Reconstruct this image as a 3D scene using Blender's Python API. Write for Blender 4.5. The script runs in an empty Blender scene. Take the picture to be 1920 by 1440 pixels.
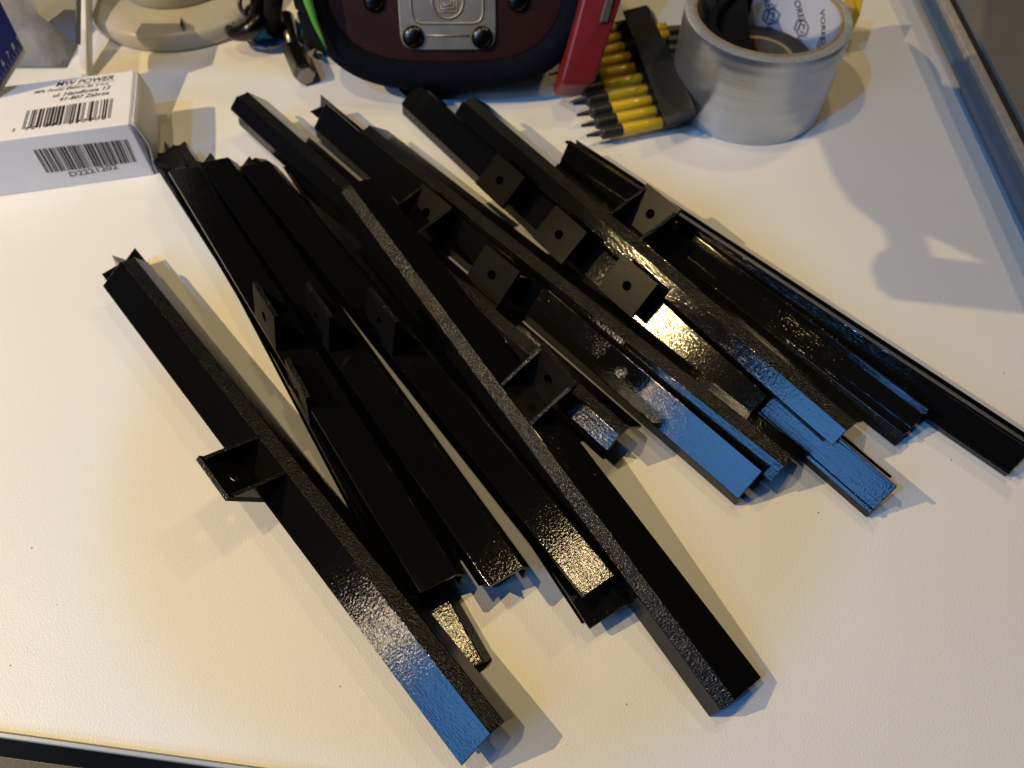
import bpy, bmesh, math, random
from mathutils import Vector, Matrix
random.seed(7)
S = bpy.context.scene
COL = S.collection
R = math.radians

# ------------------------------------------------------------------ camera
CAM_H, PITCH, FPX = 0.275, R(56.5), 1440.0
cd = bpy.data.cameras.new('camera'); cam = bpy.data.objects.new('camera', cd); COL.objects.link(cam)
cam.location = (0, 0, CAM_H); cam.rotation_euler = (math.pi/2 - PITCH, 0, 0)
cd.sensor_width = 36; cd.lens = 27; cd.clip_start = 0.01; cd.clip_end = 30
cd.dof.use_dof = True; cd.dof.focus_distance = 0.27; cd.dof.aperture_fstop = 12.0
S.camera = cam

# ------------------------------------------------------------------ world and lamps
w = bpy.data.worlds.new('World'); S.world = w; w.use_nodes = True
bg = w.node_tree.nodes['Background']; bg.inputs[0].default_value = (0.16, 0.30, 0.62, 1); bg.inputs[1].default_value = 0.010
def lamp(name, loc, target, size, power, color, size_y=None):
    l = bpy.data.lights.new(name, 'AREA'); o = bpy.data.objects.new(name, l); COL.objects.link(o)
    l.shape = 'RECTANGLE' if size_y else 'DISK'; l.size = size
    if size_y: l.size_y = size_y
    l.energy = power; l.color = color
    o.location = loc; o.rotation_euler = (Vector(target)-Vector(loc)).to_track_quat('-Z', 'Y').to_euler()
    return o
LEFT_LAMP = Vector((-0.72, 0.10, 0.64))
lamp('overhead_lamp', (0.10, 0.42, 0.82), (0.0, 0.2, 0), 0.045, 0.9, (1.0, 0.74, 0.36))
lamp('left_lamp', LEFT_LAMP, (0.0, 0.2, 0), 0.002, 7.2, (1.0, 0.73, 0.35))
lamp('ceiling_lamp', (-0.30, 0.17, 0.88), (0.18, 0.2, 0), 0.03, 2.3, (1.0, 0.79, 0.45))
lamp('right_lamp', (0.36, 0.575, 0.64), (0.0, 0.2, 0), 0.045, 0.8, (1.0, 0.74, 0.40))
lamp('bulb', (-1.11, -0.35, 0.60), (0.0, 0.15, 0), 0.075, 1.1, (1.0, 0.80, 0.58))
lamp('window', (-0.85, -0.475, 0.70), (0.0, 0.15, 0), 0.34, 4.9, (0.13, 0.42, 1.0), 0.50)
lamp('added_cool_light', (-0.65, -0.35, 1.15), (0.0, 0.15, 0), 0.026, 6.0, (0.12, 0.42, 1.0))  # added blue light, partly blocked to leave a warmer patch on the desk
S.view_settings.view_transform = 'Standard'; S.view_settings.look = 'None'
S.view_settings.exposure = -0.36; S.view_settings.gamma = 1.0

# ------------------------------------------------------------------ helpers
def ray(u, v):
    c, s = math.cos(PITCH), math.sin(PITCH)
    return Vector((0, c, -s))*FPX + Vector((1, 0, 0))*(u-960) - Vector((0, s, c))*(v-720)
EYE = Vector((0, 0, CAM_H))
def at(u, v, z=0.0):
    d = ray(u, v); return EYE + d*((z-CAM_H)/d.z)
def hit(u, v, p, n):
    d = ray(u, v); return EYE + d*((Vector(p)-EYE).dot(n)/d.dot(n))

def mat(name, color, rough=0.5, metal=0.0, noise=None, bump=None, spec=0.5, coat=0.0, aniso=None, detail=4):
    """noise=(scale, amount): colour mottling; bump=(scale, strength, distance); aniso = scale vector of the bump"""
    m = bpy.data.materials.new(name); m.use_nodes = True; nt = m.node_tree; N = nt.nodes; K = nt.links
    b = N['Principled BSDF']
    b.inputs['Base Color'].default_value = (*color, 1); b.inputs['Roughness'].default_value = rough
    b.inputs['Metallic'].default_value = metal; b.inputs['Specular IOR Level'].default_value = spec
    b.inputs['Coat Weight'].default_value = coat
    tc = N.new('ShaderNodeTexCoord')
    if noise:
        n = N.new('ShaderNodeTexNoise'); n.inputs['Scale'].default_value = noise[0]; n.inputs['Detail'].default_value = 5
        K.new(tc.outputs['Object'], n.inputs['Vector'])
        r = N.new('ShaderNodeValToRGB'); r.color_ramp.elements[0].position = .3; r.color_ramp.elements[1].position = .7
        r.color_ramp.elements[0].color = (*[c*(1-noise[1]) for c in color], 1)
        r.color_ramp.elements[1].color = (*[min(1, c*(1+noise[1])) for c in color], 1)
        K.new(n.outputs['Fac'], r.inputs['Fac']); K.new(r.outputs['Color'], b.inputs['Base Color'])
    if bump:
        n = N.new('ShaderNodeTexNoise'); n.inputs['Scale'].default_value = bump[0]; n.inputs['Detail'].default_value = detail
        if aniso:
            mp = N.new('ShaderNodeMapping'); mp.inputs['Scale'].default_value = aniso
            K.new(tc.outputs['Object'], mp.inputs['Vector']); K.new(mp.outputs['Vector'], n.inputs['Vector'])
        else: K.new(tc.outputs['Object'], n.inputs['Vector'])
        bp = N.new('ShaderNodeBump'); bp.inputs['Strength'].default_value = bump[1]; bp.inputs['Distance'].default_value = bump[2]
        K.new(n.outputs['Fac'], bp.inputs['Height']); K.new(bp.outputs['Normal'], b.inputs['Normal'])
    return m
M = {}
def plastic():
    m = mat('glossy_black_plastic', (0.0045, 0.0045, 0.005), 0.075, bump=(1.0, 0.20, 0.0002), aniso=(90, 2300, 2300), spec=0.5, detail=3)
    nt = m.node_tree; N = nt.nodes; K = nt.links; b = N['Principled BSDF']
    bp = [n for n in N if n.type == 'BUMP'][0]
    tc = [n for n in N if n.type == 'TEX_COORD'][0]
    n2 = N.new('ShaderNodeTexNoise'); n2.inputs['Scale'].default_value = 1050; n2.inputs['Detail'].default_value = 2
    K.new(tc.outputs['Object'], n2.inputs['Vector'])
    b2 = N.new('ShaderNodeBump'); b2.inputs['Strength'].default_value = 0.19; b2.inputs['Distance'].default_value = 0.00027
    K.new(n2.outputs['Fac'], b2.inputs['Height']); K.new(bp.outputs['Normal'], b2.inputs['Normal']); K.new(b2.outputs['Normal'], b.inputs['Normal'])
    return m
M['black'] = plastic()
M['satin'] = mat('satin_black_plastic', (0.0065, 0.0065, 0.007), 0.3, bump=(900, 0.10, 0.0003), spec=0.05)
M['rough'] = mat('pebbled_black_plastic', (0.008, 0.008, 0.009), 0.14, bump=(1300, 0.8, 0.0006), spec=0.28, detail=2)
M['desk'] = mat('white_desk_laminate', (0.80, 0.79, 0.76), 0.42, noise=(9, 0.02), bump=(1300, 0.34, 0.0004), spec=0.35, detail=2)
M['card'] = mat('white_card', (0.80, 0.79, 0.80), 0.5, noise=(40, 0.02), bump=(300, 0.05, 0.0005))
M['ink'] = mat('black_ink', (0.015, 0.015, 0.018), 0.5)
M['grey_ink'] = mat('grey_ink', (0.06, 0.065, 0.07), 0.5)
M['blue'] = mat('blue_print', (0.008, 0.022, 0.32), 0.5, spec=0.12, noise=(60, 0.15))
M['white_ink'] = mat('white_ink', (0.7, 0.7, 0.75), 0.5)
M['clear'] = mat('clear_edge', (0.45, 0.47, 0.55), 0.15, spec=0.7)
M['white_enamel'] = mat('white_enamel', (0.46, 0.45, 0.42), 0.35, noise=(25, 0.03))
M['grey_bag'] = mat('grey_bag', (0.20, 0.20, 0.21), 0.6, noise=(50, 0.25), bump=(60, 0.6, 0.004))
M['lilac'] = mat('lilac_card', (0.22, 0.22, 0.26), 0.6, noise=(50, 0.1))
M['gun'] = mat('dark_metal', (0.05, 0.05, 0.05), 0.28, 1.0)
M['steel'] = mat('steel', (0.26, 0.24, 0.21), 0.28, 1.0, noise=(200, 0.15))
M['brushed'] = mat('brushed_plate', (0.38, 0.33, 0.26), 0.5, 1.0, noise=(120, 0.12), bump=(1, 0.1, 0.0003), aniso=(60, 900, 900))
M['maroon'] = mat('maroon_leatherette', (0.024, 0.005, 0.004), 0.5, spec=0.2, noise=(60, 0.25), bump=(900, 0.3, 0.0004))
M['navy'] = mat('navy_fabric', (0.003, 0.0045, 0.010), 0.9, spec=0.1, bump=(1600, 0.8, 0.0008), noise=(500, 0.4))
M['strapblack'] = mat('black_webbing', (0.007, 0.007, 0.008), 0.8, spec=0.15, bump=(1, 0.8, 0.001), aniso=(1600, 500, 1600))
M['green'] = mat('green_piping', (0.08, 0.33, 0.04), 0.6)
M['cyan'] = mat('blue_plastic', (0.01, 0.09, 0.25), 0.3)
M['red'] = mat('red_plastic', (0.17, 0.011, 0.013), 0.42, noise=(120, 0.12), bump=(900, 0.1, 0.0003))
M['greyplastic'] = mat('grey_plastic', (0.07, 0.07, 0.06), 0.45)
M['softblack'] = mat('soft_black', (0.012, 0.012, 0.012), 0.5, bump=(900, 0.2, 0.0004))
M['yellow'] = mat('yellow_sleeve', (0.60, 0.40, 0.015), 0.32, coat=0.2)
M['tape'] = mat('silver_duct_tape', (0.46, 0.50, 0.56), 0.30, 0.85, noise=(90, 0.05), bump=(1, 0.10, 0.0006), aniso=(12, 12, 700))
M['tape_edge'] = mat('tape_layers', (0.36, 0.36, 0.34), 0.5, noise=(700, 0.25), bump=(1200, 0.6, 0.0006))
M['kraft'] = mat('kraft_core', (0.36, 0.24, 0.13), 0.7, noise=(300, 0.15))
M['paper'] = mat('core_paper', (0.62, 0.64, 0.72), 0.6)
M['metal_grey'] = mat('worn_grey_metal', (0.27, 0.26, 0.24), 0.5, 0.5, noise=(30, 0.12), bump=(500, 0.15, 0.0004))
M['worn'] = mat('worn_cream_edge', (0.33, 0.31, 0.27), 0.5, noise=(220, 0.16), bump=(400, 0.3, 0.0004))
M['glass'] = mat('black_glass', (0.006, 0.008, 0.012), 0.08, noise=(30, 0.3), spec=0.6)
M['silver'] = mat('silver_bevel', (0.24, 0.27, 0.32), 0.4, 0.3)
M['shade_strip'] = mat('slate_blue_shade', (0.06, 0.11, 0.20), 0.4, noise=(40, 0.06))  # shadow tone as a base colour, for the tray edge
M['crumb'] = mat('crumb', (0.10, 0.08, 0.06), 0.8)

def tag(o, label=None, cat=None, group=None, kind=None):
    if label: o['label'] = label
    if cat: o['category'] = cat
    if group: o['group'] = group
    if kind: o['kind'] = kind
    return o
def empty(name, label, cat, group=None, loc=(0, 0, 0)):
    o = bpy.data.objects.new(name, None); COL.objects.link(o); o.location = loc; o.empty_display_size = 0.01
    return tag(o, label, cat, group)
def link(name, bm, mats, parent=None, smooth=False, bevel=0, recalc=True):
    if recalc: bmesh.ops.recalc_face_normals(bm, faces=bm.faces[:])
    me = bpy.data.meshes.new(name); bm.to_mesh(me); bm.free()
    for m in (mats if isinstance(mats, (list, tuple)) else [mats]): me.materials.append(M[m] if isinstance(m, str) else m)
    if smooth:
        for p in me.polygons: p.use_smooth = True
    o = bpy.data.objects.new(name, me); COL.objects.link(o)
    if parent: o.parent = parent; o.matrix_parent_inverse = Matrix.Translation(parent.location).inverted() if parent.location.length else Matrix()
    if bevel:
        b = o.modifiers.new('bevel', 'BEVEL'); b.width = bevel; b.segments = 2; b.limit_method = 'ANGLE'; b.angle_limit = R(35)
    return o
def prism(bm, bottom, top, mi=0):
    """closed solid between two matching rings of 3D points"""
    a = [bm.verts.new(p) for p in bottom]; b = [bm.verts.new(p) for p in top]; n = len(a); fs = []
    fs.append(bm.faces.new(a[::-1])); fs.append(bm.faces.new(b))
    for i in range(n): fs.append(bm.faces.new((a[i], a[(i+1) % n], b[(i+1) % n], b[i])))
    for f in fs: f.material_index = mi
    return fs
def slab(bm, pts, down, mi=0):
    pts = [Vector(p) for p in pts]; return prism(bm, [p+Vector(down) for p in pts], pts, mi)
def tube(bm, path, rad, seg=10, closed=False, mi=0):
    path = [Vector(p) for p in path]; n = len(path); rings = []
    up = Vector((0, 0, 1))
    for i, p in enumerate(path):
        if closed: t = path[(i+1) % n]-path[i-1]
        else: t = path[min(i+1, n-1)]-path[max(i-1, 0)]
        t.normalize(); a = t.cross(up)
        if a.length < 1e-4: a = t.cross(Vector((1, 0, 0)))
        a.normalize(); b = t.cross(a)
        r = rad[i] if isinstance(rad, (list, tuple)) else rad
        rings.append([bm.verts.new(p+(a*math.cos(k*2*math.pi/seg)+b*math.sin(k*2*math.pi/seg))*r) for k in range(seg)])
    m = n if closed else n-1
    for i in range(m):
        A, B = rings[i], rings[(i+1) % n]
        for k in range(seg): bm.faces.new((A[k], A[(k+1) % seg], B[(k+1) % seg], B[k])).material_index = mi
    if not closed:
        bm.faces.new(rings[0][::-1]).material_index = mi; bm.faces.new(rings[-1]).material_index = mi
def lathe(bm, prof, c, seg=64, closed=False, mi=None):
    c = Vector(c); rings = []
    for r, z in prof: rings.append([bm.verts.new(c+Vector((r*math.cos(k*2*math.pi/seg), r*math.sin(k*2*math.pi/seg), z))) for k in range(seg)])
    n = len(prof); m = n if closed else n-1
    for i in range(m):
        A, B = rings[i], rings[(i+1) % n]
        for k in range(seg):
            f = bm.faces.new((A[k], A[(k+1) % seg], B[(k+1) % seg], B[k]))
            if mi: f.material_index = mi[i]
    if not closed:
        if prof[0][0] > 1e-6: bm.faces.new(rings[0][::-1])
        if prof[-1][0] > 1e-6: bm.faces.new(rings[-1])
def text_mesh(s, shear=0.0, extrude=0.0, spacing=1.0):
    cu = bpy.data.curves.new('text', 'FONT'); cu.body = s; cu.shear = shear; cu.extrude = extrude; cu.resolution_u = 3; cu.space_character = spacing; cu.offset = 0.012
    o = bpy.data.objects.new('text', cu); COL.objects.link(o); bpy.context.view_layer.update()
    me = bpy.data.meshes.new_from_object(o.evaluated_get(bpy.context.evaluated_depsgraph_get()))
    bpy.data.objects.remove(o); bpy.data.curves.remove(cu)
    return me
def put_text(s, A, B, up, parent, m='ink', shear=0.0, lift=0.0001, hscale=1.0, name='printed_text', spacing=1.0, bold=0.0):
    """text whose left end sits at A and right end at B, upright along 'up'"""
    me = text_mesh(s, shear, 0.0, spacing); xs = [v.co.x for v in me.vertices]; x0, x1 = min(xs), max(xs)
    A, B = Vector(A), Vector(B); ex = (B-A); k = ex.length/(x1-x0); ex.normalize()
    up = Vector(up); up = (up-ex*up.dot(ex)).normalized(); nz = ex.cross(up)
    for v in me.vertices:
        v.co = A + ex*((v.co.x-x0)*k) + up*(v.co.y*k*hscale) + nz*lift
    me.materials.clear(); me.materials.append(M[m])
    o = bpy.data.objects.new(name, me); COL.objects.link(o)
    if parent: o.parent = parent; o.matrix_parent_inverse = Matrix.Translation(parent.location).inverted()
    return o

# ------------------------------------------------------------------ desk
bm = bmesh.new()
slab(bm, [(-1.2, -0.5, 0), (1.2, -0.5, 0), (1.2, 1.3, 0), (-1.2, 1.3, 0)], (0, 0, -0.03))
desk = link('desk_top', bm, 'desk', bevel=0.002); tag(desk, 'large white laminate desk top with fine pebbled texture', kind='structure')

# ------------------------------------------------------------------ black printed channel rails
MM = 0.001
def up2prof(u, wv): return (16.5+(u+wv)*0.7071, -2+(wv-u)*0.7071)
HUB, T1, T2, T3, T4 = up2prof(2, -12), up2prof(8.2, -6.2), up2prof(-2.5, -6.4), up2prof(-9, -15), up2prof(6, -16.6)
def blade(a, b, t=1.2):
    ax, ay = a; bx, by = b; L = math.hypot(bx-ax, by-ay); nx, ny = -(by-ay)/L*t/2, (bx-ax)/L*t/2
    return [(ax+nx, ay+ny), (bx+nx, by+ny), (bx-nx, by-ny), (ax-nx, ay-ny)]
GROUP = 'black printed channel rails piled on the desk'
def rail(label, far, near, zf, zn, roll, mir=False, bracket=None, male=13, raised=False, lips=False):
    """far, near: where the edge between the face plate and the rough strip ends; zf, zn: its height there"""
    P0, P1 = at(*far, zf), at(*near, zn); L = (P1-P0).length
    ex = (P1-P0).normalized(); eh = Vector((0, 0, 1)).cross(ex).normalized(); ez = ex.cross(eh)
    r = R(roll); ey = eh*math.cos(r)+ez*math.sin(r); en = -eh*math.sin(r)+ez*math.cos(r)
    mat4 = Matrix((( ex.x, ey.x, en.x, 0), (ex.y, ey.y, en.y, 0), (ex.z, ey.z, en.z, 0), (0, 0, 0, 1)))
    sg = -1 if mir else 1
    mat4.translation = P0 - ey*(14.5*MM*sg)
    root = bpy.data.objects.new('channel_rail', None); COL.objects.link(root); root.empty_display_size = 0.01
    root.matrix_world = mat4; tag(root, label, 'plastic rail', GROUP)
    def child(name, bm, mats, bevel=0.00025, par=None):
        o = link(name, bm, mats, None, bevel=bevel); o.parent = par or root; return o
    def ext(poly, x0, x1, bm, mi=0):
        prism(bm, [(x0, sg*y*MM, z*MM) for y, z in poly], [(x1, sg*y*MM, z*MM) for y, z in poly], mi)
    bm = bmesh.new(); ext([(0, 0), (14.5, 0), (13.9, -1.5), (0, -1.5)], 0, L, bm); child('face_plate', bm, 'black')
    bm = bmesh.new(); ext([(14.5, 0), (18.5, -4), (17.5, -5.1), (13.9, -1.5)], 0.001, L, bm); child('rough_edge_strip', bm, 'rough', 0.0002)
    bm = bmesh.new(); ext([(18.5, -4), (18.5, -12), (17.2, -12), (17.5, -5.1)], 0, L, bm); child('side_wall', bm, 'black')
    bm = bmesh.new()
    ext([up2prof(*q) for q in ((8.2, -6.4), (3, -11.5), (-2.5, -6.4), (-2, -13), (-9, -15), (0, -15.5), (6, -16.6), (5.5, -12.5))], -male*MM, L-0.004, bm)
    child('inner_channel', bm, 'black', 0)
    if lips:
        bm = bmesh.new(); ext([(0, 0), (1.3, 0), (1.3, 3.2), (0, 3.2)], 0, L, bm); child('edge_lip', bm, 'black')
        bm = bmesh.new(); ext([(12.8, 0), (14.5, 0), (14.5, 1.6), (12.8, 1.6)], 0, L, bm); child('edge_lip', bm, 'black')
        bm = bmesh.new(); ext([(9.4, 0), (10.0, 0), (10.0, .5), (9.4, .5)], 0, L, bm); child('floor_ridge', bm, 'black', 0)
    if bracket is not None:
        for bpx in (bracket if isinstance(bracket, list) else [bracket]):
            # place on the axis nearest to a picture point
            q = at(*bpx, (zf+zn)/2); xb = max(0.02, min(L-0.02, (q-P0).dot(ex)))
            hx, t, H, hr, n = 10.8*MM, 2.0*MM, 19.5*MM, 2.3*MM, 24
            bm = bmesh.new(); top = 12*MM
            for s0, s1 in ((-hx, -hx+1.7*MM), (hx-1.7*MM, hx)):
                sec = [(t, 0), (14.5*MM, 0), (14.5*MM, .5*MM), (t, H-t)] if not raised else [(.5*MM, 0), (13.5*MM, 0), (13.5*MM, top), (.5*MM, top)]
                fs = prism(bm, [(xb+s0, sg*y, z) for y, z in sec], [(xb+s1, sg*y, z) for y, z in sec])
                if not raised: fs[4].material_index = 1
            brk = child('mounting_bracket', bm, ['black', 'rough'], 0.0002)
            bm = bmesh.new()
            def ring(y):
                sq = []; ci = []
                for k in range(n):
                    a = 2*math.pi*k/n; c, s_ = math.cos(a), math.sin(a); m_ = max(abs(c), abs(s_))
                    f = lambda u_, v_: (xb+u_, sg*y, H/2+v_) if not raised else (xb+u_, sg*(7.2*MM+v_*.93), top+y)
                    sq.append(bm.verts.new(f(hx*c/m_, H/2*s_/m_))); ci.append(bm.verts.new(f(hr*c, hr*s_)))
                return sq, ci
            s0, c0 = ring(0); s1, c1 = ring(t)
            for k in range(n):
                j = (k+1) % n
                bm.faces.new((s0[k], s0[j], c0[j], c0[k])); bm.faces.new((s1[k], s1[j], c1[j], c1[k]))
                bm.faces.new((c0[k], c0[j], c1[j], c1[k]))
                f = bm.faces.new((s0[k], s0[j], s1[j], s1[k]))
                if not raised and (s0[k].co.z+s0[j].co.z)/2 > H-1e-5: f.material_index = 1
            child('screw_plate', bm, ['satin', 'rough'], 0, par=brk)
    return root

rail('front left black rail with rough stripe up and open bracket box out to its left', (226, 489), (920, 1376), .0195, .018, 33, bracket=(505, 855))
rail('flat black rail with upright bracket, left of the three flat rails side by side', (372, 310), (857, 1076), .017, .017, -13, bracket=(484, 642))
rail('flat black rail with upright bracket, middle of the three flat rails side by side', (428, 294), (981, 1063), .017, .017, -13, bracket=(585, 642))
rail('flat black rail with glittering near end, right of the three flat rails side by side', (503, 300), (1152, 1079), .017, .017, -13, bracket=(706, 648))
rail('black rail with spiky far end poking out beside the white carton, under the flat rails', (326, 270), (846, 1040), .012, .007, 20)
rail('low black rail under the flat rails, near end just right of front left rail', (478, 480), (906, 1240), .0055, .0055, -8, bracket=(545, 778))
rail('mostly buried black rail whose spiky far end shows behind the right flat rail', (480, 294), (1136, 1010), .004, .004, 8)
rail('black rail with small blue end between glittering flat rail and topmost rail', (590, 300), (1170, 1136), .009, .009, 5)
rail('topmost black rail with blue speckled rough stripe and open bracket box on its right', (655, 342), (1379, 1313), .036, .010, -18, True, bracket=(990, 745), male=0)
rail('black rail with rough stripe whose square far end lies nearest the metal driver bit', (462, 171), (1180, 800), .024, .020, -48, True, bracket=(775, 405), male=0)
rail('black rail with wide blue shining face ending beside a narrow ridged rail', (588, 240), (1384, 936), .010, .006, 46, True, bracket=(925, 555), raised=True)
rail('black rail lying on its side with two thin blue reflecting ridges at its near end', (690, 234), (1488, 856), .020, .017, -40, True, male=0)
rail('long black rail with rough stripe running from the tool pouch, bracket box on its right', (884, 180), (1606, 792), .027, .022, -44, True, bracket=(1190, 415), male=0)
rail('black rail with square blue shining near end standing furthest forward on the right', (830, 262), (1632, 962), .006, .004, 44, True, bracket=(1170, 575), male=0, raised=True, lips=True)
rail('low black rail with far end just under the tool pouch, partly hidden by ridged rail', (752, 195), (1392, 792), .006, .006, 40, True, bracket=[(905, 400), (1030, 492)], raised=True)
rail('outermost black rail on the right, in front of the duct tape roll', (1046, 312), (1892, 888), .005, .004, 60, True, male=0, lips=True)
rail('low black rail ending between the long rough striped rail and the outermost right rail', (1085, 345), (1694, 818), .006, .006, 22, True, male=0, lips=True)

# ------------------------------------------------------------------ white carton with print
BZ = 0.032
pNR, pFR, pNL = at(242, 232, BZ), at(255, 131, BZ), at(0, 264, BZ)
ux = (pNR-pNL); ux.z = 0; ux.normalize(); vy = Vector((-ux.y, ux.x, 0)); BD = (pFR-pNR).dot(vy)
box = empty('white_carton', 'white cardboard carton with black barcodes and address print at left edge', 'box', loc=(pNR.x, pNR.y, 0))
def bpt(a, d, z): return Vector((pNR.x, pNR.y, 0)) + ux*a + vy*d + Vector((0, 0, z))
BL = 0.12
bm = bmesh.new()
prism(bm, [bpt(-BL, 0, 0), bpt(0, 0, 0), bpt(0, BD, 0), bpt(-BL, BD, 0)], [bpt(-BL, 0, BZ), bpt(0, 0, BZ), bpt(0, BD, BZ), bpt(-BL, BD, BZ)])
link('carton_body', bm, 'card', box, bevel=0.0006)
bm = bmesh.new()   # end flap, tucked in and bulging out at the right end
rows = []
for i in range(9):
    s = i/8; z = BZ*(1-s)*0.99
    bul = 0.0010+0.0038*math.sin(math.pi*min(1, s*1.15))**1.2
    rows.append([bpt(bul*(0.4+0.6*math.sin(math.pi*(0.12+0.76*t)))+0.0004, BD*(0.02+0.96*t), z) for t in [k/8 for k in range(9)]])
vs = [[bm.verts.new(p) for p in r_] for r_ in rows]
for i in range(8):
    for k in range(8): bm.faces.new((vs[i][k], vs[i][k+1], vs[i+1][k+1], vs[i+1][k]))
fl = link('end_flap', bm, 'card', box, smooth=True)
sm = fl.modifiers.new('thick', 'SOLIDIFY'); sm.thickness = 0.0005
for s, a, b, sh in (('MW POWER', (104, 163), (213, 149), .35), ('MPL Power Elektro Sp. z o.o.', (64, 176), (205, 158), .35), ('ul. Handlowa 13', (99, 183), (207, 167), .35), ('41-807 Zabrze', (110, 190), (205, 177), .35)):
    o = put_text(s, at(*a, BZ), at(*b, BZ), vy, box, shear=sh, lift=0.00012, hscale=1.0)
bm = bmesh.new(); A, B = at(108, 164.5, BZ+.0001), at(216, 150.5, BZ+.0001); bm.faces.new([bm.verts.new(p) for p in (A, B, B+vy*.0002, A+vy*.0002)]); link('underline', bm, 'ink', box)
Lc = ['0001101', '0011001', '0010011', '0111101', '0100011', '0110001', '0101111', '0111011', '0110111', '0001011']
def ean(d):
    par = ['LLLLLL', 'LLGLGG', 'LLGGLG', 'LLGGGL', 'LGLLGG', 'LGGLLG', 'LGGGLL', 'LGLGLG', 'LGLGGL', 'LGGLGL'][int(d[0])]
    Rc = [''.join('10'[int(c)] for c in x) for x in Lc]; Gc = [x[::-1] for x in Rc]
    return '101'+''.join((Lc if p == 'L' else Gc)[int(c)] for p, c in zip(par, d[1:7]))+'01010'+''.join(Rc[int(c)] for c in d[7:])+'101'
def barcode(bits, tl, tr, bl, br, lift, parent):
    bm = bmesh.new(); n = len(bits); i = 0
    tl, tr, bl, br = [Vector(p)+lift for p in (tl, tr, bl, br)]
    while i < n:
        if bits[i] == '1':
            j = i
            while j < n and bits[j] == '1': j += 1
            f0, f1 = i/n, j/n
            bm.faces.new([bm.verts.new(p) for p in (bl.lerp(br, f0), bl.lerp(br, f1), tl.lerp(tr, f1), tl.lerp(tr, f0))]); i = j
        else: i += 1
    o = link('barcode', bm, 'ink', parent, recalc=False); o['kind'] = 'stuff'; return o
barcode(ean('5901885203072'), at(51, 208, BZ), at(212, 184.5, BZ), at(41, 243, BZ), at(207, 221, BZ), Vector((0, 0, .00012)), box)
put_text('5', at(22, 248, BZ), at(30, 246, BZ), vy, box, lift=.00012, shear=.3)
put_text('901885', at(47, 245, BZ), at(116, 234, BZ), vy, box, lift=.00012, shear=.3, spacing=1.7)
put_text('203072', at(128, 233, BZ), at(198, 224, BZ), vy, box, lift=.00012, shear=.3, spacing=1.7)
fp = bpt(0, 0, 0); fn = -vy
fh = lambda u, v: hit(u, v, fp, fn)
rb = random.Random(3); bits = '11010011100'
while len(bits) < 112: bits += rb.choice(['1', '11', '1', '111'])+rb.choice(['0', '00', '0'])
barcode(bits[:112]+'1101', fh(62, 281), fh(238, 261), fh(88, 324), fh(256, 303), fn*.00015, box)
o = put_text('D2221202', fh(133, 331), fh(222, 316), (0, 0, 1), box, lift=0.0002, m='grey_ink', hscale=.72)

# ------------------------------------------------------------------ blue scale-marked pack at the far left
bz = 0.034
def px_of(p):
    q = Vector(p)-EYE; c, s_ = math.cos(PITCH), math.sin(PITCH); f = q.dot(Vector((0, c, -s_)))
    return 960+FPX*q.x/f, 720-FPX*q.dot(Vector((0, s_, c)))/f
c0 = at(46, 91, bz); e1 = (at(0, 166, bz)-c0).normalized(); hp = Vector((e1.y, -e1.x, 0)); hp = hp if hp.y > 0 else -hp
def lean(ph_): return hp*math.cos(ph_)+Vector((0, 0, 1))*math.sin(ph_)
def slope_err(ph_):
    u, v = px_of(c0+lean(ph_)*.03); return abs((u-46)/(v-91)-.5)
e2 = lean(min((R(k) for k in range(0, 125)), key=slope_err)); en_ = e2.cross(e1); en_ = en_ if en_.dot(EYE-c0) > 0 else -en_
pack = empty('blue_ruler_pack', 'dark blue pack with white ruler marks 7 8 9 lying on the carton', 'package', loc=(c0.x, c0.y, 0.033))
bm = bmesh.new(); q = [c0, c0+e2*.045, c0+e2*.045+e1*.04, c0+e1*.04]
slab(bm, q, en_*-.008); link('pack_body', bm, 'blue', pack, bevel=.0008)
bm = bmesh.new()
slab(bm, [c0-e2*.0022-en_*.0004, c0-e2*.0001-en_*.0004, c0-e2*.0001+e1*.04-en_*.0004, c0-e2*.0022+e1*.04-en_*.0004], en_*-.002); link('clear_seam', bm, 'clear', pack)
bm = bmesh.new()
for k in range(22):
    s_ = .0016+k*.00175; ln = .0036 if k % 2 == 0 else .0016
    p = c0+e1*s_+e2*.0006+en_*.00015; bm.faces.new([bm.verts.new(x) for x in (p, p+e1*.00028, p+e1*.00028+e2*ln, p+e2*ln)])
link('tick_marks', bm, 'white_ink', pack)['kind'] = 'stuff'
for k, d in enumerate('9876'):
    p = c0+e1*(.0028+k*.0070)+e2*.0052+en_*.0002; o = put_text(d, p, p-e1*.0022, e2, pack, 'white_ink', lift=.0002, name='printed_number')

# grey bag, lilac card and white sleeve behind it
bm = bmesh.new(); rr = random.Random(5); g = []
for i in range(15):
    row = []
    for j in range(15):
        u, v = i/14, j/14
        x = -.345+.082*u; y = .405+.13*v; h = .006+.030*math.sin(math.pi*min(1, .15+.9*v))*(.5+.5*u)*(1-.7*u*u)+rr.uniform(-.0022, .0022)
        row.append(bm.verts.new((x, y, max(.001, h if 0 < i < 14 and 0 < j < 14 else .001))))
    g.append(row)
for i in range(14):
    for j in range(14): bm.faces.new((g[i][j], g[i+1][j], g[i+1][j+1], g[i][j+1]))
tag(link('grey_bag', bm, 'grey_bag', smooth=True), 'crumpled grey plastic bag between the blue pack and white sleeve', 'bag')
bm = bmesh.new(); q = [at(50, 0, .05), at(72, 28, .045), at(108, 56, .038), at(143, 84, .034), at(143, 0, .055), at(140, -60, .06), at(45, -60, .06)]
slab(bm, q, (0, 0.004, -.003)); tag(link('lilac_card', bm, 'lilac', bevel=.0005), 'dull lilac grey card leaning behind the white sleeve', 'card')
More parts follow.
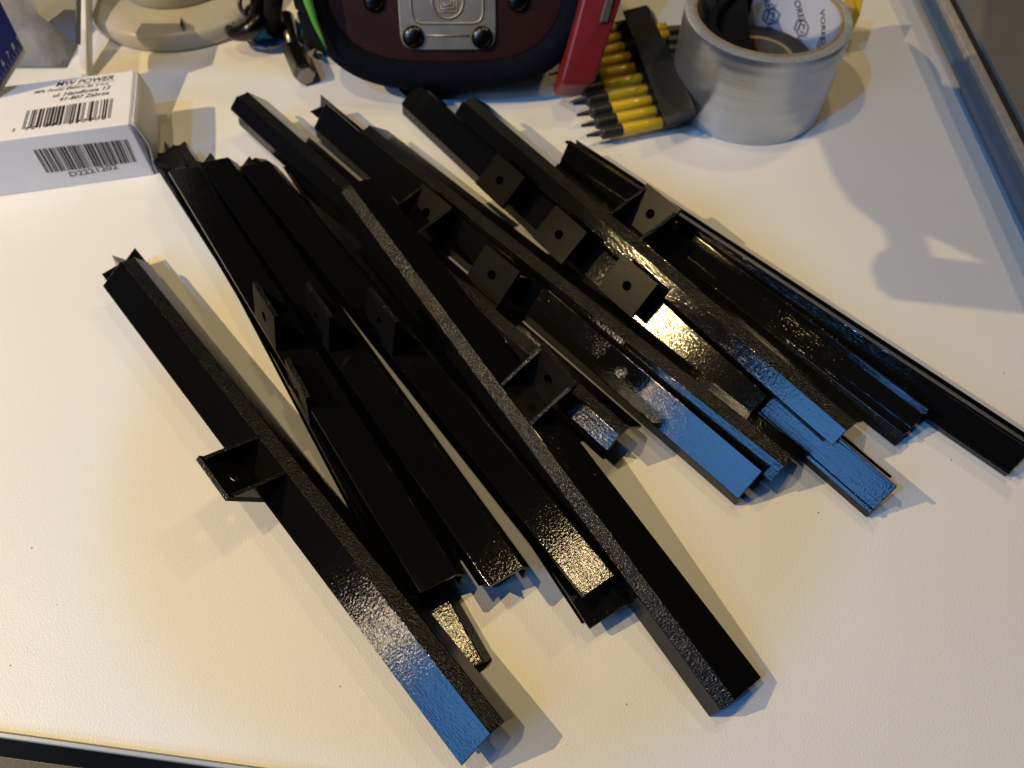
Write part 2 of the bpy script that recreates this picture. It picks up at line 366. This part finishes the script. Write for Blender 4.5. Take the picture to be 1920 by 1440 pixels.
slv = empty('white_sleeve', 'slim white card sleeve with printed lettering beside the round lamp base', 'package', loc=tuple(at(155, 140)))
bm = bmesh.new()
a0, a1 = at(149, 139, .004), at(138, -40, .03); b0, b1 = at(163, 137, .004), at(160, -40, .03); d0, d1 = at(172, 122, .001), at(172, -40, .02)
slab(bm, [a0, b0, b1, a1], (0, 0, -.004)); link('sleeve_face', bm, 'card', slv, bevel=.0006)
bm = bmesh.new(); e = Vector((0, 0, -.0002))
slab(bm, [b0+e, at(168, 133, .002), d0, d1, b1+e], (0, 0, -.0015)); link('sleeve_side', bm, 'card', slv, bevel=.0006)
pn = (b0-a0).cross(a1-a0).normalized(); pn = pn if pn.z > 0 else -pn
hs = lambda u, v: hit(u, v, a0, pn)
put_text('0K / 6000K', hs(142.2, -22), hs(146, 62), hs(152, 20)-hs(144, 20), slv, 'grey_ink', lift=.0002, hscale=.75)

# ------------------------------------------------------------------ round lamp base
LC = Vector((-.209, .480, 0))
lb = empty('lamp_base', 'round two tier white lamp base with small black arrow mark', 'lamp base', loc=tuple(LC))
bm = bmesh.new(); lathe(bm, [(.0, 0), (.0575, 0), (.0595, .001), (.0605, .004), (.0605, .009), (.0585, .0115), (.050, .013), (.034, .0135), (0, .0135)], LC, 96); link('base_plate', bm, 'white_enamel', lb, smooth=True)
bm = bmesh.new(); lathe(bm, [(.0, .0135), (.0355, .0136), (.0365, .0145), (.0365, .028), (.0345, .031), (.025, .032), (0, .032)], LC, 96); link('upper_tier', bm, 'white_enamel', lb, smooth=True)
bm = bmesh.new(); lathe(bm, [(.0, .032), (.012, .032), (.012, .26), (0, .26)], LC+Vector((0, .012, 0)), 32); link('lamp_stem', bm, 'white_enamel', lb, smooth=True)
bm = bmesh.new(); lathe(bm, [(.0, .26), (.009, .26), (.009, .40), (0, .40)], LC+Vector((0, .012, 0)), 24); link('lamp_post', bm, 'white_enamel', lb, smooth=True)
HZ = 0.40
def toward_lamp(p, z): p = Vector((p[0], p[1], 0)); return p.lerp(LEFT_LAMP, z/LEFT_LAMP.z)
bm = bmesh.new()
upper = [(.160, .42), (.166, .347), (.168, .310), (.172, .292), (.180, .280), (.184, .274), (.198, .275), (.230, .249), (.40, .249), (.40, .36), (.30, .395), (.25, .385)]
lower = [(.184, .274), (.183, .262), (.176, .257), (.171, .248), (.171, .236), (.176, .229), (.23, .221), (.40, .20), (.40, .249), (.230, .249), (.1975, .2545), (.198, .275)]
for poly in (upper, lower):
    q = [toward_lamp(p, HZ) for p in poly]; prism(bm, q, [p+Vector((0, 0, .0015)) for p in q])
link('shadow_caster', bm, 'white_enamel', lb)  # unseen cut-out, shaped to cast the grey shadow at the right
bm = bmesh.new(); tube(bm, [LC+Vector((0, .012, .40)), toward_lamp((.30, .38), HZ)+Vector((0, 0, .004))], .006, 12); link('shadow_caster_arm', bm, 'white_enamel', lb, smooth=True)
bm = bmesh.new(); q = [at(339, 31, .0142), at(337, 46, .0142), at(342, 55, .0142), at(346, 48, .0142)]
bm.faces.new([bm.verts.new(p) for p in q]); link('arrow_mark', bm, 'ink', lb)

# ------------------------------------------------------------------ hook, key rings, driver bit, straps
hk = empty('metal_hook', 'dark shiny metal snap hook with rings beside the lamp base', 'hook', loc=tuple(at(480, 60)))
bm = bmesh.new(); P = [at(430, 56, .012), at(440, 63, .013), at(455, 62, .015), at(472, 54, .018), at(483, 40, .020), at(486, 18, .022), at(482, -10, .026), at(478, -50, .03)]
pp = []
for i in range(len(P)-1):
    for k in range(4): pp.append(P[i].lerp(P[i+1], k/4))
tube(bm, pp, [.0032+.002*math.sin(i/len(pp)*3) for i in range(len(pp))], 12); link('hook_body', bm, 'gun', hk, smooth=True)
for (u, v, z, rr_, tilt) in ((470, 8, .020, .0065, .9), (478, 22, .018, .005, .3), (462, 30, .010, .010, .1), (505, 62, .006, .014, .05)):
    c = at(u, v, z); bm = bmesh.new(); a_ = Vector((1, 0, 0)); b_ = Vector((0, math.cos(tilt), math.sin(tilt)))
    tube(bm, [c+(a_*math.cos(k*2*math.pi/28)+b_*math.sin(k*2*math.pi/28))*rr_ for k in range(28)], .0008 if rr_ > .008 else .0014, 8, True); link('ring', bm, 'gun' if rr_ < .008 else 'steel', hk, smooth=True)
db = empty('driver_bit_holder', 'steel driver bit holder with thick faceted end lying by the tool pouch', 'bit', loc=tuple(at(565, 145)))
a, b, c = at(536, 26, .012), at(549, 88, .008), at(573, 143, .007)
bm = bmesh.new(); tube(bm, [a, a.lerp(b, .1), a.lerp(b, .5), b], [.0025, .0045, .0042, .003], 16); link('shaft', bm, 'steel', db, smooth=True)
bm = bmesh.new(); tube(bm, [b, b.lerp(c, .12), b.lerp(c, .9), c], [.0042, .0066, .0066, .0058], 6); link('hex_end', bm, 'steel', db, bevel=.0005)
bm = bmesh.new(); lathe(bm, [(0, .0), (.016, 0), (.0165, .002), (.016, .005), (0, .005)], at(520, 72), 40); tag(link('blue_disc', bm, 'cyan', smooth=False, bevel=.0006), 'small dark blue plastic disc under the metal hook', 'disc')
bk = empty('black_cord_bundle', 'bundle of black webbing straps between steel bit and tool pouch', 'strap', loc=tuple(at(585, 60)))
for pts, rad, m_ in (([(512, -50, .05), (514, 0, .036), (510, 30, .02), (512, 55, .008)], .005, 'strapblack'),
                  ([(560, -50, .05), (572, 10, .03), (586, 55, .016), (594, 84, .008)], .006, 'strapblack'),
                  ([(580, -50, .055), (590, 0, .042), (602, 44, .024), (612, 84, .01)], .007, 'strapblack')):
    bm = bmesh.new(); Q = [at(*p) for p in pts]; pp = []
    for i in range(len(Q)-1):
        for k in range(4): pp.append(Q[i].lerp(Q[i+1], k/4))
    tube(bm, pp+[Q[-1]], rad, 12); link('strap', bm, m_, bk, smooth=True)

# ------------------------------------------------------------------ tool pouch
pq = at(835, 150, .014); tl_ = R(62); pv = Vector((0, math.cos(tl_), math.sin(tl_))); pnm = Vector((0, -math.sin(tl_), math.cos(tl_)))
ph = lambda u, v: hit(u, v, pq, pnm)
pouch = empty('tool_pouch', 'dark maroon tool pouch with navy fabric edge and riveted steel plate', 'pouch', loc=(pq.x, pq.y, 0))
half_w = .0735
def outline(hw, hh, p=4.2, n=72, cx=0, cy=0):
    r_ = []
    for k in range(n):
        a_ = 2*math.pi*k/n; c_, s_ = math.cos(a_), math.sin(a_)
        r_.append((cx+hw*math.copysign(abs(c_)**(2/p), c_), cy+hh*math.copysign(abs(s_)**(2/p), s_)))
    return r_
pc = ph(840, 150)+pv*.062
def PP(x, y, n=0): return pc+Vector((1, 0, 0))*x+pv*y+pnm*n
bm = bmesh.new(); o1 = outline(half_w, .062, 3.0)
prism(bm, [PP(x, y, -.05) for x, y in o1], [PP(x, y, 0) for x, y in o1]); link('pouch_body', bm, 'navy', pouch, bevel=.004)
bm = bmesh.new(); tube(bm, [PP(x, y, .001) for x, y in outline(half_w-.003, .060, 3.0)], .0075, 14, True); link('fabric_edge', bm, 'navy', pouch, smooth=True)
bm = bmesh.new(); o2 = outline(half_w-.010, .053, 3.2)
prism(bm, [PP(x, y, -.001) for x, y in o2], [PP(x, y, .002) for x, y in o2]); link('maroon_panel', bm, 'maroon', pouch, bevel=.001)
def loc2(u, v):
    d = ph(u, v)-pc; return d.x, d.dot(pv)
x0, y0 = loc2(756, 93); x1, _ = loc2(928, 93)
pcx, pw = (x0+x1)/2, (x1-x0)/2+.0008
bm = bmesh.new(); o3 = outline(pw, .030, 9, cx=pcx, cy=y0+.030)
prism(bm, [PP(x, y, .002) for x, y in o3], [PP(x, y, .0034) for x, y in o3]); plate = link('steel_plate', bm, 'brushed', pouch, bevel=.0005)
bm = bmesh.new(); _, yi = loc2(840, 43)
tube(bm, [PP(x, y, .0034) for x, y in outline(pw*.74, .024, 9, cx=pcx, cy=yi+.024)], .0007, 6, True)
xl, yl = loc2(800, 66); xr, _ = loc2(880, 66); tube(bm, [PP(xl, yl, .0034), PP(xr, yl, .0034)], .0006, 6)
ec = loc2(840, 2); er = loc2(869, 2)[0]-ec[0]
tube(bm, [PP(ec[0]+er*math.cos(k*math.pi/18), ec[1]+er*math.sin(k*math.pi/18), .0034) for k in range(36)], .0007, 6, True)
for k, s in enumerate((.62, .44, .24)):
    pts = [(-s, -s), (s, -s), (s*.9, s), (-s*.9, s)]; tube(bm, [PP(ec[0]+x*er, ec[1]+y*er, .0034) for x, y in pts], .0005, 6, True)
o = link('embossed_emblem', bm, 'brushed', pouch, smooth=True); o.parent = plate; o.matrix_parent_inverse = pouch.matrix_world.inverted() if False else Matrix()
for u, v in ((776, 68), (904, 69), (702, 0), (972, 0)):
    x, y = loc2(u, v); bm = bmesh.new(); prof = [(0, .0), (.0056, 0), (.0058, .0006), (.0051, .0019), (.0036, .0028), (.002, .0032), (0, .0033)]
    lathe(bm, prof, (0, 0, 0), 32); rot = Matrix.Rotation(tl_, 4, 'X'); rot.translation = PP(x, y, .0034 if u in (776, 904) else .002)
    bm.transform(rot); link('rivet', bm, 'gun', pouch, smooth=True)
bm = bmesh.new(); tube(bm, [ph(u, v)+pnm*.0125 for u, v in ((582, -30), (588, 0), (600, 38), (612, 66), (622, 88))], [.0026, .0024, .0016, .001, .0006], 8); tag(link('green_piping', bm, 'green', smooth=True), 'bright green piping strip along left edge of the tool pouch', 'piping')

# ------------------------------------------------------------------ red utility knife
kz = .040
kn = empty('utility_knife', 'red utility knife with grey slider leaning beside the tool pouch', 'knife', loc=tuple(at(1085, 165)))
e1b, e1c = at(1050, 160, kz-.018), at(1115, 157, kz-.018); t1, t2 = at(1108, -60, kz+.03), at(1185, -60, kz+.03)
bm = bmesh.new(); dn = Vector((-.004, .012, -.016))
ring_ = [e1b.lerp(e1c, .12), e1b.lerp(e1c, .88), e1c.lerp(t2, .05), t2, t1, e1b.lerp(t1, .05)]
slab(bm, ring_, dn); link('knife_body', bm, 'red', kn, bevel=.0014)
kd = (t1-e1b).normalized(); kside = (e1c-e1b).normalized(); kn_n = kside.cross(kd).normalized(); kn_n = kn_n if kn_n.z > 0 else -kn_n
kh = lambda u, v, l=.0: hit(u, v, e1b, kn_n)+kn_n*l
bm = bmesh.new(); slab(bm, [kh(1103, 96, .0003), kh(1124, 95, .0003), kh(1163, -40, .0003), kh(1135, -40, .0003)], kn_n*-.004); link('slot', bm, 'softblack', kn)
bm = bmesh.new(); slab(bm, [kh(1123, 42, .0022), kh(1139, 41, .0022), kh(1160, -40, .0022), kh(1146, -40, .0022)], kn_n*-.003); link('slider', bm, 'greyplastic', kn, bevel=.0006)

# ------------------------------------------------------------------ driver bits in a black holder
BITZ = .010
hold = empty('bit_holder', 'black plastic holder bar gripping a row of yellow driver bits', 'holder', loc=tuple(at(1270, 230)))
bm = bmesh.new(); q = [at(1254, 241, .004), at(1306, 226, .004), at(1306, 200, .020), at(1215, 12, .020), at(1168, 22, .020), at(1246, 215, .016)]
hb = [at(1250, 243, .001), at(1308, 226, .001), at(1226, 22, .001), at(1178, 32, .001)]
ht = [at(1246, 222, .020), at(1305, 205, .020), at(1213, 8, .020), at(1166, 20, .020)]
prism(bm, hb, ht); link('holder_bar', bm, 'softblack', hold, bevel=.0012)
bits_px = [((1127, 250), (1166, 243), (1240, 230)), ((1116, 231), (1155, 223), (1228, 209)), ((1107, 211), (1145, 203), (1219, 189)),
           ((1100, 190), (1138, 182), (1211, 168)), ((1090, 170), (1130, 161), (1201, 147)), ((1083, 150), (1122, 141), (1191, 127)),
           ((1073, 130), (1113, 121), (1180, 107)), ((1066, 111), (1104, 103), (1168, 88)), ((1060, 92), (1098, 84), (1160, 70)), ((1054, 73), (1092, 65), (1153, 52))]
words = ['first and nearest', 'second', 'third', 'fourth', 'fifth', 'sixth', 'seventh', 'eighth', 'ninth', 'tenth and furthest']
for k, (p0, p1, p2) in enumerate(bits_px):
    z = BITZ*.7; A, B, C_ = at(*p0, z), at(*p1, z), at(*p2, z); d = (C_-A).normalized()
    b_ = empty('driver_bit', 'black tipped driver bit with yellow sleeve, %s from the front of the row' % words[k], 'driver bit', 'yellow sleeved driver bits in the holder', loc=tuple(A))
    bm = bmesh.new(); tube(bm, [A-d*.008, A-d*.001], [.0008, .0016], 8); tube(bm, [A, A+d*.001, B-d*.0005, B], [.0028, .0034, .0034, .003], 14); link('tip', bm, 'softblack', b_, smooth=False, bevel=.0003)
    bm = bmesh.new(); tube(bm, [B, B+d*.0005, C_-d*.0005, C_], [.0028, .0031, .0031, .0028], 16); link('sleeve', bm, 'yellow', b_, smooth=True)
    bm = bmesh.new(); tube(bm, [C_, C_+d*.009], [.0033, .0033], 14); link('collar', bm, 'softblack', b_, bevel=.0003)
for k, (u, v) in enumerate(((1248, 52), (1252, 66))):
    A = at(u, v, .012); bm = bmesh.new(); tube(bm, [A-Vector((.010, .002, 0)), A], .003, 12)
    tag(link('driver_bit', bm, 'yellow', smooth=True), ('short yellow bit end behind the holder, further one' if k == 0 else 'short yellow bit end behind the holder, nearer one'), 'driver bit', 'yellow bit ends behind the holder')
bm = bmesh.new()
for k in range(9):
    A = at(1268+k*1.5, 60+k*17, .010); tube(bm, [A-Vector((.006, 0, 0)), A+Vector((.004, .001, 0))], .0035, 8)
tag(link('toothed_strip', bm, 'softblack', bevel=.0003), 'black toothed plastic strip between bit holder and duct tape', 'strip')

# ------------------------------------------------------------------ duct tape roll
TC = Vector((.1325, .379, 0)); TR, TI, TH = .0430, .0365, .050
tape = empty('duct_tape_roll', 'silver duct tape roll with printed white inner core standing at the back', 'tape', loc=tuple(TC))
bm = bmesh.new(); lathe(bm, [(TR-.0004, 0), (TR, .0008)]+[(TR+random.choice((-.00006, -.00002, .00002, .00005)), .001+k*.00145) for k in range(1, 33)]+[(TR-.0003, TH-.0004)], TC, 128)
bmesh.ops.delete(bm, geom=[f for f in bm.faces if len(f.verts) > 4], context='FACES'); link('tape_side', bm, 'tape', tape, smooth=True)
bm = bmesh.new(); lathe(bm, [(TR-.0003, TH-.0004), (TR-.002, TH+.0002), (TI+.0016, TH)], TC, 128)
bmesh.ops.delete(bm, geom=[f for f in bm.faces if len(f.verts) > 4], context='FACES'); link('tape_edge', bm, 'tape_edge', tape, smooth=True)
bm = bmesh.new(); lathe(bm, [(TI+.0016, TH), (TI+.0012, TH+.0006), (TI+.0002, TH+.0006), (TI, TH-.0002)], TC, 128)
bmesh.ops.delete(bm, geom=[f for f in bm.faces if len(f.verts) > 4], context='FACES'); link('core_rim', bm, 'kraft', tape, smooth=True)
bm = bmesh.new(); lathe(bm, [(TI, TH-.0002), (TI, .0005)], TC, 128)
bmesh.ops.delete(bm, geom=[f for f in bm.faces if len(f.verts) > 4], context='FACES'); core = link('inner_core', bm, 'paper', tape, smooth=True)
# print on the core: word and hexagon mark repeated round the inside
wm = text_mesh('VOREL'); hexm = bmesh.new()
def stamp(kind, ang, z, tilt, sc):
    bm = bmesh.new()
    if kind == 'word': bm.from_mesh(wm); k = .0155/2.9*sc
    else:
        k = .0056*sc
        for rad, wd in ((1.0, .10), (.80, .07)):
            for i in range(6):
                a_, b_ = [Vector((math.cos(R(60*j+30)), math.sin(R(60*j+30)), 0)) for j in (i, i+1)]
                bm.faces.new([bm.verts.new(x) for x in (a_*rad, b_*rad, b_*(rad-wd), a_*(rad-wd))])
        for poly in ([(-.42, -.45), (-.25, -.45), (-.25, .42), (-.42, .42)], [(-.25, .27), (.28, .27), (.28, .42), (-.25, .42)], [(.12, -.1), (.28, -.1), (.28, .27), (.12, .27)], [(-.05, -.45), (.38, -.45), (.38, -.3), (-.05, -.3)]):
            bm.faces.new([bm.verts.new((x, y, 0)) for x, y in poly])
    ct, st = math.cos(tilt), math.sin(tilt)
    for v in bm.verts:
        x, y = v.co.x*k, v.co.y*k; xx, yy = x*ct-y*st, x*st+y*ct
        th = ang-xx/(TI-.0002); v.co = TC+Vector(((TI-.0002)*math.cos(th), (TI-.0002)*math.sin(th), z+yy))
    o = link('printed_word' if kind == 'word' else 'printed_mark', bm, 'grey_ink', tape, recalc=False); return o
for i in range(12):
    a_ = R(15+i*30)
    for j in range(2):
        aa = a_+(R(15) if j else 0); z = .034-.020*j
        if -.2 < aa % (2*math.pi) < math.pi+.4:
            stamp('word', aa+.19, z+.008, R(-52), 1.0); stamp('mark', aa-.13, z-.006, 0, .95)
wm_used = wm
et = empty('electrical_tape_roll', 'black electrical tape roll with kraft core lying inside the duct tape roll', 'tape', loc=(TC.x+.004, TC.y-.002, 0))
ec_ = Vector((TC.x+.002, TC.y+.001, .006))
bm = bmesh.new(); lathe(bm, [(.0195, 0), (.0300, 0), (.0305, .001), (.0305, .017), (.030, .018), (.0195, .018)], ec_, 64, True); link('tape_ring', bm, 'softblack', et, smooth=False, bevel=.0003)
bm = bmesh.new(); lathe(bm, [(.0172, 0), (.0193, 0), (.0193, .0184), (.0172, .0184)], ec_, 64, True); link('core_ring', bm, 'kraft', et)
bm = bmesh.new(); lathe(bm, [(.0171, .001), (.0, .001)], ec_, 48); link('core_label', bm, 'paper', et)
bm = bmesh.new(); Q = []
for k in range(15):
    a_ = R(100+k*9); Q.append(TC+Vector((math.cos(a_)*(.026+.0005*k), math.sin(a_)*.030-.002, 0)))
for k in range(14):
    prism(bm, [Q[k]+Vector((0, 0, .019)), Q[k+1]+Vector((0, 0, .019)), Q[k+1]+Vector((.004, 0, .019)), Q[k]+Vector((.004, 0, .019))], [Q[k]+Vector((0, 0, .047)), Q[k+1]+Vector((0, 0, .046)), Q[k+1]+Vector((.004, 0, .046)), Q[k]+Vector((.004, 0, .047))])
slab(bm, [TC+Vector(p) for p in ((-.022, .030, .046), (-.006, .034, .050), (-.003, .005, .030), (-.004, -.016, .020), (-.018, -.016, .022))], (0, 0, -.003))
tag(link('black_webbing', bm, 'strapblack', bevel=.0004), 'ribbed black webbing strap tucked inside the duct tape roll', 'strap')
bm = bmesh.new(); slab(bm, [at(1588, -15, .03), at(1604, 14, .03), at(1612, 30, .026), at(1622, -15, .03)], (0, .002, -.02)); tag(link('yellow_tag', bm, 'yellow', bevel=.0006), 'pointed yellow tag sticking out behind the duct tape roll', 'tag')

# ------------------------------------------------------------------ raised metal tray at the right
tz = .024
p0, p1 = at(1764, 0, tz), at(1940, 352, tz); td = (p1-p0).normalized(); tn = Vector((-td.y, td.x, 0)); tn = tn if tn.x > 0 else -tn
tray = empty('metal_tray', 'worn grey metal tray with cream edge raised on feet at right', 'tray', loc=(p0.x, p0.y, 0))
def ts(a_, b_, n0, n1, z): return [p0+td*a_+tn*n0+Vector((0, 0, z)), p0+td*b_+tn*n0+Vector((0, 0, z)), p0+td*b_+tn*n1+Vector((0, 0, z)), p0+td*a_+tn*n1+Vector((0, 0, z))]
bm = bmesh.new(); slab(bm, ts(-.25, .32, 0, .0055, 0), (0, 0, -.004)); link('tray_rim', bm, 'worn', tray, bevel=.0006)
bm = bmesh.new(); slab(bm, ts(-.25, .32, -.0068, -.0002, -.003), (0, 0, -.004)); link('blue_shade_band', bm, 'shade_strip', tray, bevel=.0006)  # blue shade beside the tray, put in as a coloured strip
bm = bmesh.new(); slab(bm, ts(-.25, .32, .0055, .0102, -.0015), (0, 0, -.0022)); link('groove', bm, 'softblack', tray)
bm = bmesh.new(); slab(bm, ts(-.25, .32, .0102, .0108, .0006), (0, 0, -.004)); link('bright_lip', bm, 'silver', tray)
bm = bmesh.new(); slab(bm, ts(-.25, .32, .0108, .30, 0), (0, 0, -.004)); link('tray_top', bm, 'metal_grey', tray, bevel=.0004)
for a_ in (-.2, .27):
    for n_ in (.03, .27):
        bm = bmesh.new(); lathe(bm, [(0, 0), (.006, 0), (.006, tz-.004), (0, tz-.004)], (p0+td*a_+tn*n_).xy.to_3d(), 20); link('foot', bm, 'softblack', tray)

# ------------------------------------------------------------------ glass-fronted device at the lower left
gz = .004
g0, g1 = at(-30, 1366, gz), at(520, 1442, gz); gd = (g1-g0).normalized(); gn = Vector((gd.y, -gd.x, 0)); gn = gn if gn.y < 0 else -gn
dev = empty('tablet_computer', 'black glass tablet with thin silver edge at the lower left corner', 'tablet', loc=(g0.x, g0.y, 0))
def gs(n0, n1, z, a_=-.1, b_=.135): return [g0+gd*a_+gn*n0+Vector((0, 0, z)), g0+gd*b_+gn*n0+Vector((0, 0, z)), g0+gd*b_+gn*n1+Vector((0, 0, z)), g0+gd*a_+gn*n1+Vector((0, 0, z))]
bm = bmesh.new(); slab(bm, gs(0, .0022, 0), (0, 0, -gz+.0006)); link('bevelled_edge', bm, 'silver', dev, bevel=.0006)
bm = bmesh.new(); slab(bm, gs(.0022, .0072, .0004), (0, 0, -gz+.0006)); link('screen_border', bm, 'glass', dev)
bm = bmesh.new(); slab(bm, gs(.0074, .16, .0002), (0, 0, -gz+.0006)); link('screen', bm, 'softblack', dev)

# ------------------------------------------------------------------ crumbs
bm = bmesh.new(); rc = random.Random(11)
for u, v in ((60, 1027), (107, 1133), (50, 1213), (22, 1246), (1172, 1318), (640, 1290), (1065, 1398), (1650, 205), (1836, 182), (1832, 348), (1770, 136), (1162, 292), (1395, 430), (1880, 700), (1786, 862), (1537, 962), (1700, 330), (1760, 560)):
    p = at(u+rc.uniform(-3, 3), v+rc.uniform(-3, 3)); bmesh.ops.create_icosphere(bm, subdivisions=1, radius=rc.uniform(.00012, .00028), matrix=Matrix.Translation(p)@Matrix.Rotation(rc.uniform(0, 3), 4, 'Z')@Matrix.Diagonal((1.6, 1, .6, 1)))
tag(link('crumbs', bm, 'crumb'), 'tiny dark crumbs scattered on the white desk', 'crumbs', kind='stuff')

# ------------------------------------------------------------------ added light blocker outside the frame, between cool light and desk
sh_ = bmesh.new(); lathe(sh_, [(.004, .045), (.03, .042), (.058, .026), (.070, 0), (.058, -.028), (.03, -.044), (.004, -.047)], (-.345, -.10, .60), 40, False)
tag(link('light_blocker', sh_, 'white_enamel', smooth=True), 'small round blocker added out of view to shade the desk', 'light blocker')
